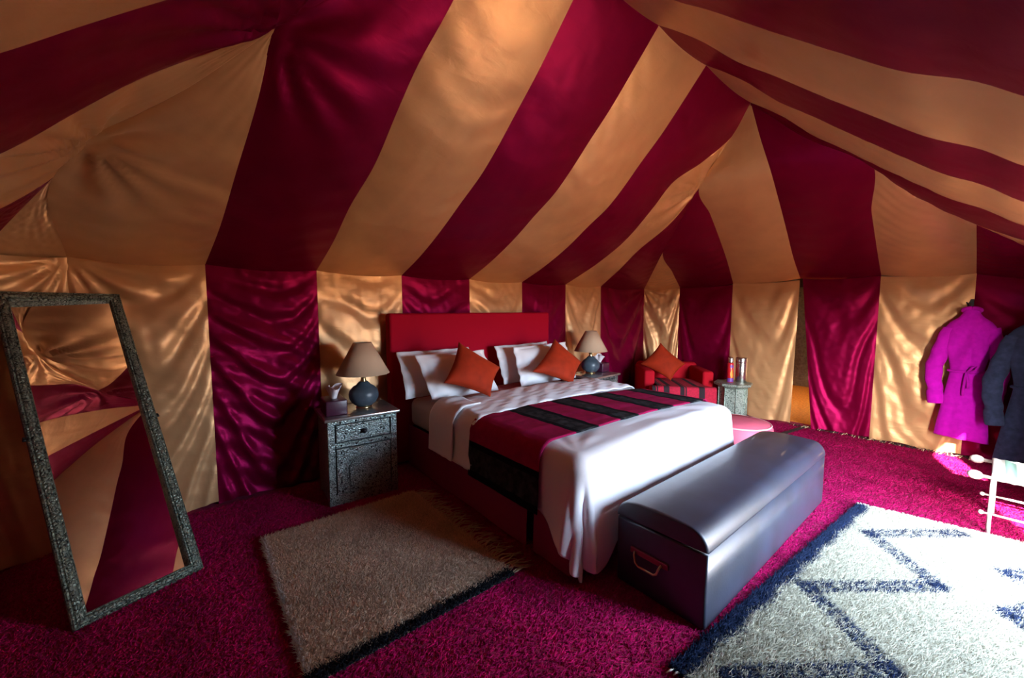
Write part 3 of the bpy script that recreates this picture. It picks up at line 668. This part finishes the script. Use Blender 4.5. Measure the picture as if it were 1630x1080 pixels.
def tissue_box(loc, rz, label):
    t = root('tissue_box', loc, label, 'tissue box', rz=rz)
    box_obj('case', (-.07, -.105, 0), (.07, .105, .105), PLUM, t, bev=.008, seg=3)
    n, m = 12, 24; V = []
    for i in range(n):
        f = i / (n - 1); 
        for k in range(m):
            a = 6.2832 * k / m; r = (.028 + .034 * f ** 1.3) * (1 + .35 * f * math.sin(3 * a + 1) + .15 * f * math.sin(7 * a))
            V.append((r * math.cos(a) * .75, r * math.sin(a), .10 + .085 * f + .018 * f * math.sin(2 * a + .5)))
    mesh('tissue', V, gridF(n, m, True), TISSUE, t)
tissue_box((.765, 2.93, .616), math.radians(-4), 'plum leather tissue box on the left nightstand')
tissue_box((3.74, 2.95, .616), math.radians(3), 'plum leather tissue box on the right nightstand')

# ------------------------------------------------------------------ leather storage bench
bn = root('storage_bench', (2.49, .925, 0), 'long black leather storage bench at the foot of the bed', 'bench')
def extrude_x(name, prof, x0, x1, mt, parent, ends=6, rnd=.02):
    """closed (y,z) outline swept in x with slightly pillowed ends"""
    pr = np.array(prof, float); c = pr.mean(0); V = []; m = len(pr)
    xs = []
    for k in range(ends + 1):
        a = math.pi / 2 * k / ends; xs.append((x0 + rnd * (1 - math.sin(a)), 1 - rnd * 0.9 * (1 - math.cos(math.pi / 2 - a))))
    xs = [(x0 + rnd * (1 - math.sin(math.pi / 2 * k / ends)), rnd * (1 - math.cos(math.pi / 2 * k / ends))) for k in range(ends, -1, -1)]
    left = [(x0 + rnd * (1 - math.cos(t)), rnd * (1 - math.sin(t))) for t in np.linspace(0, math.pi / 2, ends)]
    right = [(x1 - (x - x0), i) for x, i in left[::-1]]
    for x, ins in left + [((x0 + x1) / 2, 0)] + right:
        d = pr - c; Ln = np.linalg.norm(d, axis=1)[:, None]; q = c + d * (1 - np.minimum(ins / np.maximum(Ln, .05), .3))
        for y, z in q: V.append((x, y, z))
    R = len(V) // m; F = gridF(R, m, True); F.append(tuple(range(m - 1, -1, -1))); F.append(tuple((R - 1) * m + k for k in range(m)))
    return mesh(name, V, F, mt, parent, world=True)
def rc(y, z, r, a0, a1, n=8): return [(y + r * math.cos(math.radians(a)), z + r * math.sin(math.radians(a))) for a in np.linspace(a0, a1, n)]
body = rc(.705, .02, .015, 180, 270, 4) + rc(1.115, .02, .015, 270, 360, 4) + [(1.13, .19)] + [(1.13, .325), (.69, .338)] + [(.69, .2)]
extrude_x('body', body, 1.60, 3.36, LEATHER, bn, rnd=.012)
lid = [(.688, .345)] + rc(.688 + .085, .348, .085, 178, 96, 10) + [(.85, .436), (.93, .437), (1.02, .431)] + rc(1.135 - .085, .338, .085, 80, 2, 8) + [(1.135, .335)]
extrude_x('lid', lid[::-1], 1.598, 3.362, LEATHER, bn, rnd=.014)
hd = box_obj('handle_plate', (1.589, .855, .188), (1.601, 1.045, .214), mat('plate_copper', (.30, .05, .07), rough=.4, metal=.6), bn, bev=.002, world=True)
tube('bail_handle', [(1.588, 1.02, .20), (1.575, 1.015, .185), (1.572, 1.005, .155), (1.572, .985, .145), (1.572, .92, .145), (1.572, .895, .155), (1.575, .885, .185), (1.588, .88, .20)], .0055, BRASS, hd, world=False) if False else None
V, F = tubeVF([(1.588, 1.02, .20), (1.576, 1.016, .188), (1.572, 1.006, .158), (1.572, .99, .147), (1.572, .915, .147), (1.572, .899, .158), (1.576, .889, .188), (1.588, .885, .20)], .0055, 8)
mi = np.array(ROOTM[bn.name].inverted()); V = np.array(V) @ mi[:3, :3].T + mi[:3, 3]
mesh('bail_handle', V, F, BRASS, hd)

# ------------------------------------------------------------------ rugs
rg = root('shag_rug', (.74, 2.05, 0), 'tan shaggy wool rug with a black edge and fringe left of the bed', 'rug')
box_obj('rug_backing', (.27, 1.47, .003), (1.21, 2.63, .012), mat('rug_tan_base', (.42, .27, .17), rough=.95), rg, world=True)
n = 85000; Q = scatter(n, .265, 1.215, 1.462, 2.635)
col = np.array([.74, .52, .36])[None] * RNG.uniform(.7, 1.25, (n, 1)) * (1 + .10 * wav(Q[:, 0], Q[:, 1], 77, 8, 1, 5))[:, None]
blk = (Q[:, 1] < 1.52 + .010 * RNG.normal(size=n)); col[blk] = np.array([.012, .012, .016]) * RNG.uniform(.6, 2.0, (blk.sum(), 1))
wht = (Q[:, 0] < .285); col[wht & ~blk] = np.array([.66, .55, .46])
Qr = Q - np.array([.74, 2.05])
tufts('rug_pile', Qr, .024, .012, np.clip(col, 0, 1), rg, WOOL, width=.0034, z0=.010, leanv=(-.006, -.008))
V, F = [], []
for k in range(110):
    y = 1.47 + 1.14 * (k + RNG.uniform(-.4, .4)) / 110; L = RNG.uniform(.08, .16); dy = RNG.normal(0, .022)
    pts = [(1.205, y, .014), (1.205 + L * .35, y + dy * .3 + RNG.normal(0, .007), .02), (1.205 + L * .7, y + dy + RNG.normal(0, .01), .015), (1.205 + L, y + dy * 1.2 - .012, .010)]
    v, f = tubeVF(pts, [.004, .0035, .003, .002], 5, len(V)); V += v; F += f
mesh('fringe', V, F, mat('fringe_wool', (.55, .41, .28), rough=.9), rg, world=True, kind='stuff')
rg2 = root('zigzag_rug', (2.45, .05, 0), 'cream shaggy wool rug with navy zigzag lines in front of the leather bench', 'rug')
# slightly skewed quadrilateral: far edge (1.33,.72)-(3.47,.52)
def rug2_in(Q):
    f = (Q[:, 0] - 1.33) / 2.14; top = .70 - .17 * f
    right = 3.475 + (.52 - Q[:, 1]) * .195
    left = 1.33 + (.70 - Q[:, 1]) * .12
    return (Q[:, 1] < top) & (Q[:, 0] < right) & (Q[:, 0] > left) & (Q[:, 1] > -.56), top
Q = scatter(250000, 1.3, 3.72, -.56, .72); ok, top = rug2_in(Q); ok &= ~((Q[:, 0] > 1.61) & (Q[:, 0] < 3.35) & (Q[:, 1] > .695)); Q = Q[ok]; top = top[ok]; n = len(Q)
col = np.array([.51, .465, .345])[None] * RNG.uniform(.72, 1.18, (n, 1)) * (1 + .06 * wav(Q[:, 0], Q[:, 1], 78, 8, 1, 5))[:, None]
navy = np.array([.012, .02, .05])
edge = (top - Q[:, 1]) < .062 + .008 * RNG.normal(size=n) + .008 * np.sin(Q[:, 0] * 23)
ZIG = [[(3.474, .066), (3.055, .409), (2.72, .106), (2.229, .507), (1.94, .173), (1.46, .545), (1.30, .3)],
       [(3.5, -.45), (3.12, -.10), (2.98, -.28), (2.70, -.10), (2.40, -.42), (2.0, -.1), (1.7, -.42), (1.4, -.12)]]
def segd(Q, a, b):
    a = np.array(a); b = np.array(b); t = np.clip(((Q - a) @ (b - a)) / ((b - a) @ (b - a)), 0, 1); pr = a + t[:, None] * (b - a)
    return np.linalg.norm(Q - pr, axis=1), t * np.linalg.norm(b - a)
zz = np.zeros(n, bool)
for Z in ZIG:
    for a, b in zip(Z[:-1], Z[1:]):
        d, t = segd(Q, a, b); dj = d + .004 * RNG.normal(size=n)
        band = dj < .036; inner = dj < .022
        spot = (np.sin(t * 6.283 / .042 + 3 * np.sin(t * 31)) * np.sin((d) * 6.283 / .030 + 1.2 + 2 * np.sin(t * 17)) > .0)
        zz |= band & ~(inner & spot)
dk = edge | zz; col[dk] = navy * RNG.uniform(.6, 1.9, (dk.sum(), 1))
tufts('rug_pile', Q - np.array([2.45, .05]), .030, .014, np.clip(col, 0, 1), rg2, WOOL, width=.0034, z0=.008, leanv=(-.010, -.012))
mesh('rug_backing', [(1.34, .69, .003), (3.47, .52, .003), (3.66, -.55, .003), (1.48, -.55, .003), (1.34, .69, .01), (3.47, .52, .01), (3.66, -.55, .01), (1.48, -.55, .01)],
     [(4, 7, 6, 5), (0, 1, 5, 4), (1, 2, 6, 5), (2, 3, 7, 6), (3, 0, 4, 7)], mat('rug_cream_base', (.62, .58, .50), rough=.95), rg2, smooth=False, world=True)
V, F = [], []
for k in range(60):
    f = k / 59; x = 1.335 + .14 * f + RNG.normal(0, .004); y = .68 - 1.2 * f; L = RNG.uniform(.02, .05)
    v, f_ = tubeVF([(x, y, .014), (x - L * .6, y + RNG.normal(0, .01), .022), (x - L, y + RNG.normal(0, .016), .012)], [.004, .004, .002], 5, len(V)); V += v; F += f_
for k in range(120):
    f = k / 119; x = 3.475 + .20 * f + RNG.normal(0, .004); y = .52 - 1.05 * f; L = RNG.uniform(.01, .03)
    v, f_ = tubeVF([(x, y, .014), (x + L * .6, y + RNG.normal(0, .01), .024), (x + L, y + RNG.normal(0, .012), .014)], [.006, .006, .004], 5, len(V)); V += v; F += f_
mesh('rug_edging', V, F, mat('rug_edge_wool', (.80, .76, .68), rough=.9), rg2, world=True, kind='stuff')

# ------------------------------------------------------------------ leaning mirror
bl = np.array((-.436, 2.356, .004)); br = np.array((-.001, 2.529, .004)); e = br - bl; wd = np.linalg.norm(e); e /= wd
nb = np.array((-e[1], e[0], 0)); tl = math.radians(30.6); up = nb * math.sin(tl) + np.array((0, 0, math.cos(tl))); bk = np.cross(up, e); bk = -bk if bk @ nb < 0 else bk
ROT = Matrix(((e[0], bk[0], up[0]), (e[1], bk[1], up[1]), (e[2], bk[2], up[2])))
mr = root('leaning_mirror', tuple((bl + br) / 2), 'tall leaning mirror in a carved bronze frame at the left corner', 'mirror', rot=ROT)
ML = 1.665; hw = wd / 2
def frame_mesh():
    prof = [(0, .022), (0, .0), (.006, -.006), (.012, -.004), (.016, -.010), (.026, -.013), (.036, -.010), (.040, -.004), (.046, -.006), (.050, .002), (.050, .095)]
    V = []; cs = [(-hw, 0, 1, 1), (hw, 0, -1, 1), (hw, ML, -1, -1), (-hw, ML, 1, -1)]
    for x, z, sx, sz in cs:
        for ins, dp in prof: V.append((x + sx * ins, dp, z + sz * ins))
    m = len(prof); F = []
    for i in range(4):
        j = (i + 1) % 4
        for k in range(m - 1): F.append((i * m + k, j * m + k, j * m + k + 1, i * m + k + 1))
    for i in range(4):
        j = (i + 1) % 4; F.append((i * m, i * m + m - 1, j * m + m - 1, j * m))
    return V, F
V, F = frame_mesh(); mesh('frame', V, F, BRONZE, mr, smooth=False)
GC = np.array((0, .042, ML / 2)); ga, gp = math.radians(-3.8), math.radians(1.1)      # the pane sits a little askew in its rebate
GU = np.array((math.cos(ga), math.sin(ga), 0)); GV = np.array((0, -math.sin(gp), math.cos(gp))); GN = np.cross(GV, GU)
gq = [GC + GU * sx * (hw - .046) + GV * sz * (ML / 2 - .046) for sx, sz in ((-1, -1), (1, -1), (1, 1), (-1, 1))]
GN = GN if GN[1] > 0 else -GN
mesh('glass', gq + [q + GN * .006 for q in gq], [(0, 1, 2, 3), (4, 7, 6, 5), (0, 4, 5, 1), (1, 5, 6, 2), (2, 6, 7, 3), (3, 7, 4, 0)], GLASSM, mr, smooth=False)
for sx in (-1, 1): lathe('pivot_pin', [(.007, 0), (.007, .006), (.004, .02)], DARKMETAL, mr, c=(sx * (hw + .006), .008, ML * .52), n=10)

# ------------------------------------------------------------------ armchair in the corner
ac = root('armchair', (4.945, 2.70, 0), 'red upholstered armchair in the far corner, striped throw on its seat', 'armchair', rz=math.radians(-46.2))
for s in (-1, 1):
    x0, x1 = (s * .415, s * .285); box_obj('arm', (min(x0, x1), -.36, .02), (max(x0, x1), .30, .58), REDFAB, ac, bev=.03, seg=4)
box_obj('seat_base', (-.285, -.50, .04), (.285, .25, .27), REDFAB, ac, bev=.02, seg=3)
bm = bmesh.new(); box(bm, (-.28, -.40, .27), (.28, .18, .405), .04, 4); box(bm, (-.37, -.56, .20), (.37, -.37, .405), .04, 4); bm_obj('seat_cushion', bm, REDFAB, ac, smooth=True)
box_obj('back', (-.40, .18, .04), (.40, .34, .62), REDFAB, ac, bev=.05, seg=4)
for sx in (-.36, .36):
    for sy in (-.30, .30): box_obj('leg', (sx - .025, sy - .025, 0), (sx + .025, sy + .025, .05), DARKW, ac)
th = root('striped_throw', (4.62, 2.39, .41), 'red woven throw with black stripes over the armchair seat', 'throw', rz=math.radians(-46.2))
n, m = 40, 90
s, u = np.meshgrid(np.linspace(0, 1, n), np.linspace(-1, 1, m), indexing='ij')
L = 1.0 * s; y = np.where(L < .62, .62 - .0 - L, 0.0); over = np.clip(L - .62, 0, None)
X = u * np.where(y < .06, .365, .285); Y = y - .135 - .012 * np.sin(u * 9) * (over > 0); Z = .004 - np.where(over > 0, over, 0) + .004 * wav(u, s, 55, 6, .6, 2.5)
Y = np.where(over > 0, -.135 - .012 * (1 - np.exp(-over * 30)) - .004 * np.sin(u * 14), Y); Z = Z + .006
um = (u[:-1, :-1] + u[1:, 1:]) / 2; ids = np.zeros(um.shape, int)
for c in (-.92, -.55, -.02, .55):
    for dd_, w_ in ((-.07, .03), (0, .035), (.07, .02)): ids[np.abs(um - c - dd_) < w_] = 1
mesh('throw_cloth', np.stack([X, Y, Z], -1), gridF(n, m), [THRED, THBLK], th, mids=ids.reshape(-1))
r = root('throw_cushion', (4.85, 2.62, .42), 'rust velvet cushion standing on its corner in the armchair', 'cushion')
cushion('cushion_cover', [(4.80, 2.776, .905), (4.97, 2.52, .64), (4.76, 2.597, .43), (4.63, 2.96, .62)], .07, VELVET, r, pinch=.10, seed=43)

# ------------------------------------------------------------------ tin side table with cans
st = root('side_table', (4.97, 1.93, 0), 'embossed green tin octagonal side table by the right-hand curtains', 'side table', rz=math.radians(12))
def octo(r, z, n=8): return [(r * math.cos(6.2832 * (k + .5) / n), r * math.sin(6.2832 * (k + .5) / n), z) for k in range(n)]
V = octo(.155, 0) + octo(.150, .03) + octo(.150, .42) + octo(.165, .44); mesh('body', V, gridF(4, 8, True) + [tuple(range(7, -1, -1))], GREENTIN, st, smooth=False)
V = octo(.165, .44) + octo(.205, .455) + octo(.208, .478) + octo(.200, .484) + octo(.01, .484); mesh('top', V, gridF(5, 8, True) + [tuple(range(7, -1, -1)), tuple(32 + k for k in range(8))], GREENTIN, st, smooth=False)
for k in range(8):
    a = 6.2832 * (k + .5) / 8; tube('corner_bead', [(.152 * math.cos(a), .152 * math.sin(a), .01), (.152 * math.cos(a), .152 * math.sin(a), .43)], .007, GREENTIN, st, n=6)
sc_ = root('spray_can', (4.93, 1.95, .485), 'red aerosol can with flame picture and silver cap on the tin table', 'spray can')
lathe('can_body', [(.032, 0), (.034, .004), (.034, .215), (.028, .232)], REDCAN, sc_, n=28)
lathe('cap', [(.028, .232), (.029, .24), (.029, .292), (.024, .30)], CHROME, sc_, n=24)
lathe('base_band', [(.0345, .006), (.0348, .01), (.0348, .05), (.0345, .052)], VIOLET, sc_, n=28)
V = []; 
for i in range(10):
    for k in range(9):
        f = i / 9; wdt = .55 * math.sin(math.pi * min(1, f * .9 + .12)) * (1 - f * .4); a = -2.35 + wdt * (k / 4 - 1) + .08 * math.sin(f * 9); V.append((.0349 * math.cos(a), .0349 * math.sin(a), .055 + .11 * f))
mesh('flame_print', V, gridF(10, 9), ORANGE, sc_)
V = []
for z in (.176, .205):
    for k in range(9): a = -2.9 + 1.1 * k / 8; V.append((.0349 * math.cos(a), .0349 * math.sin(a), z))
mesh('name_band', V, gridF(2, 9), VIOLET, sc_)
ct = root('metal_canister', (5.06, 1.88, .485), 'tall silver metal canister beside the red spray can', 'canister')
lathe('canister_body', [(.058, 0), (.06, .005), (.06, .23), (.058, .235)], CHROME, ct, n=32)
lathe('canister_lid', [(.061, .23), (.062, .234), (.062, .282), (.058, .29), (.01, .292)], CHROME, ct, n=32)
pf = root('pink_form', (4.16, 1.56, 0), 'round pink floor pouf beyond the foot of the bed', 'form')  # low round pink solid with a paler ring near its top
lathe('form_body', [(.26, 0), (.30, .03), (.315, .12), (.30, .21), (.28, .24), (.12, .262), (.01, .265)], PINK, pf, n=48)
V, F = tubeVF([(.285 * math.cos(a), .285 * math.sin(a), .235) for a in np.linspace(0, 6.2832, 60)], .008, 6); mesh('pale_ring', V, F, PALE, pf)

# ------------------------------------------------------------------ robes on hooks
def robe(loc, rz, mt, label, W=1.0, Hs=1.0, belt=True, lsl=True):
    t = root('bathrobe', loc, label, 'bathrobe', rz=rz)        # local: x = depth (front -x), y = width, origin at the hem centre
    prof = [(0, .165, .055), (.12, .155, .055), (.30, .135, .055), (.45, .118, .05), (.56, .104, .045), (.62, .100, .045), (.70, .112, .05), (.82, .135, .055), (.93, .148, .055), (1.0, .150, .05), (1.05, .118, .045), (1.09, .07, .04), (1.13, .048, .036), (1.175, .045, .03)]
    zs = np.linspace(0, 1.175, 64); hw_ = np.interp(zs, [p[0] for p in prof], [p[1] for p in prof]); dp = np.interp(zs, [p[0] for p in prof], [p[2] for p in prof])
    m = 72; V = []
    for z, w_, d_ in zip(zs, hw_, dp):
        skirt_ = max(0, (.62 - z) / .62); chest = math.exp(-((z - .8) / .14) ** 2)
        for k in range(m):
            a = 6.2832 * k / m
            pl_ = 1 + .10 * skirt_ * math.sin(7 * a + 1) + .05 * skirt_ * math.sin(12 * a)
            y = w_ * W * math.copysign(abs(math.sin(a)) ** .9, math.sin(a)) * (1 + .03 * skirt_ * math.sin(5 * a)); x = -d_ * math.cos(a) * pl_
            if math.cos(a) > 0:
                x -= chest * .016 * math.sin((y * 38) + (z - .62) * 14 * math.copysign(1, y))
            V.append((x, y, z * Hs + .012 * math.sin(a + .6) * skirt_))
    mesh('robe_body', V, gridF(64, m, True) + [tuple(range(m - 1, -1, -1))] + [tuple(63 * m + k for k in range(m))], mt, t)
    def sleeve(sgn, pts, rad):
        P_ = resample(pts, 36); rr = np.interp(np.linspace(0, 1, 36), np.linspace(0, 1, len(rad)), rad); mm = 32; V = []
        T = np.gradient(P_, axis=0); T /= np.linalg.norm(T, axis=1)[:, None]
        for i in range(36):
            a_ = np.array([1., 0, 0]); b_ = np.cross(T[i], a_); b_ /= np.linalg.norm(b_)
            for k in range(mm):
                q = 6.2832 * k / mm; w2 = 1 + .10 * math.sin(3 * q + i * .35) * (i / 36) + .07 * math.sin(i * .9 + q)
                V.append(P_[i] + rr[i] * w2 * (a_ * math.cos(q) * .75 + b_ * math.sin(q)))
        s_ = mesh('sleeve', V, gridF(36, mm, True) + [tuple(35 * mm + k for k in range(mm))], mt, t)
        Pc = P_[-7:]; V2, F2 = [], []
        for i, pp in enumerate(Pc):
            for k in range(mm):
                q = 6.2832 * k / mm; V2.append(pp + (rr[-1] * 1.10 + .004 * (0 < i < 6)) * (np.array([1., 0, 0]) * math.cos(q) * .8 + np.cross(T[-1], (1, 0, 0)) * math.sin(q)))
        mesh('cuff', V2, gridF(7, mm, True), mt, s_)
    sleeve(1, [(0, .115 * W, .99 * Hs), (-.005, .165 * W, .80 * Hs), (-.012, .198 * W, .56 * Hs), (-.012, .185 * W, .42 * Hs), (-.01, .172 * W, .30 * Hs)], [.052, .056, .058, .052, .046])
    sleeve(-1, [(0, -.115 * W, .99 * Hs), (.01, -.165 * W, .80 * Hs), (.015, -.185 * W, .58 * Hs), (.015, -.17 * W, .44 * Hs), (.015, -.16 * W, .32 * Hs)], [.052, .056, .056, .050, .045])
    V, F = tubeVF([(.045 * -math.cos(a), .050 * W * math.sin(a), (1.15 + .02 * math.cos(a)) * Hs) for a in np.linspace(0, 6.2832, 30)], .016, 8); mesh('collar', V, F, mt, t)
    if belt:
        P_ = [(-.052 * math.cos(a) - .008 * math.cos(a), .108 * W * math.sin(a), .61 * Hs) for a in np.linspace(0, 6.2832, 40)]
        V, F = tubeVF(P_, .012, 8); mesh('belt', V, F, mt, t)
        for pts in ([(-.066, -.005, .61), (-.075, -.035, .66), (-.073, -.06, .67), (-.072, -.05, .63), (-.068, -.01, .61)], [(-.066, 0, .61), (-.075, .004, .55), (-.074, .012, .45), (-.072, .01, .40)], [(-.066, 0, .61), (-.077, -.012, .54), (-.075, -.016, .47)]):
            V, F = tubeVF([(a, b * W, c * Hs) for a, b, c in pts], .009, 6); mesh('belt_tail', V, F, mt, t)
    return t
robe((5.30, .135, .19), math.radians(0), ROBE, 'magenta belted bathrobe hanging on the wall by the sand curtain')
robe((5.12, -.235, .08), math.radians(4), NAVY, 'navy blue bathrobe hanging at the right edge', W=1.12, Hs=1.06)
def hook(loc, label):
    t = root('wall_hook', loc, label, 'hook')
    tube('hook_arm', [(.05, 0, .02), (.0, 0, .02), (-.05, 0, .0), (-.085, .01, .005), (-.095, .02, .03)], .005, DARKMETAL, t)
    box_obj('hook_plate', (.04, -.02, -.04), (.052, .02, .06), DARKMETAL, t, bev=.003)
hook((5.39, .15, 1.38), 'dark iron hook above the magenta bathrobe')
hook((5.22, -.235, 1.36), 'dark iron hook above the navy bathrobe')

# ------------------------------------------------------------------ luggage rack
lr = root('luggage_rack', (3.92, -.24, 0), 'ivory metal luggage rack with ball finials and green striped strapping', 'luggage rack')
RX = (3.665, 4.06); RY0, RY1 = -.50, .012
for x in RX:
    rl = tube('rail', [(x, RY0, .345), (x, RY1, .345)], .011, IVORY, lr, n=10, world=True)
    for y in (RY1 + .012, RY0 - .012):
        bm = bmesh.new(); bmesh.ops.create_uvsphere(bm, u_segments=16, v_segments=10, radius=.027); bmesh.ops.scale(bm, verts=bm.verts, vec=(1, 1.25, 1)); bmesh.ops.translate(bm, verts=bm.verts, vec=(x - 3.92, y + .24, .345))
        bm_obj('finial', bm, IVORY, rl, smooth=True)
for (x0, x1, y) in ((3.675, 4.05, -.045), (4.05, 3.675, -.06), (3.675, 4.05, -.45), (4.05, 3.675, -.465)):
    tube('leg', [(x0, y, .0), (x0, y, .15), (x0, y, .345)], [.010, .009, .008], IVORY, lr, n=8, world=True)
for x in (3.675, 4.05):
    for y in (-.012, -.478):
        bm = bmesh.new(); bmesh.ops.create_uvsphere(bm, u_segments=12, v_segments=8, radius=.013); bmesh.ops.translate(bm, verts=bm.verts, vec=(x - 3.92, y + .24, .12)); bm_obj('stretcher_knob', bm, IVORY, lr, smooth=True)
for x in (3.675, 4.05): tube('stretcher', [(x, -.47, .12), (x, -.02, .12)], .007, IVORY, lr, n=8, world=True)
n, m = 24, 60; s, u = np.meshgrid(np.linspace(0, 1, n), np.linspace(0, 1, m), indexing='ij')
X = 3.655 + (4.07 - 3.655) * s; Y = -.47 + .43 * u; Z = .366 + .018 * np.sin(math.pi * s) ** .5 + .002 * np.sin(u * 60)
Vt = np.stack([X, Y, Z], -1); Vb = Vt - np.array([0, 0, .03]); um = (u[:-1, :-1] + u[1:, 1:]) / 2; ids = ((um * 9).astype(int) % 2).reshape(-1)
Fs = gridF(n, m) + gridF(n, m, off=n * m, flip=True); idl = list(ids) + list(ids)
bd = [j for j in range(m)] + [i * m + m - 1 for i in range(1, n)] + [(n - 1) * m + j for j in range(m - 2, -1, -1)] + [i * m for i in range(n - 2, 0, -1)]
for a, b in zip(bd, bd[1:] + bd[:1]): Fs.append((b, a, a + n * m, b + n * m)); idl.append(0)
mesh('strapping', np.concatenate([Vt.reshape(-1, 3), Vb.reshape(-1, 3)]), Fs, [STRAPW, STRAPG], lr, world=True, mids=idl)
for o in bpy.data.objects:
    if '_m' in o: del o['_m']
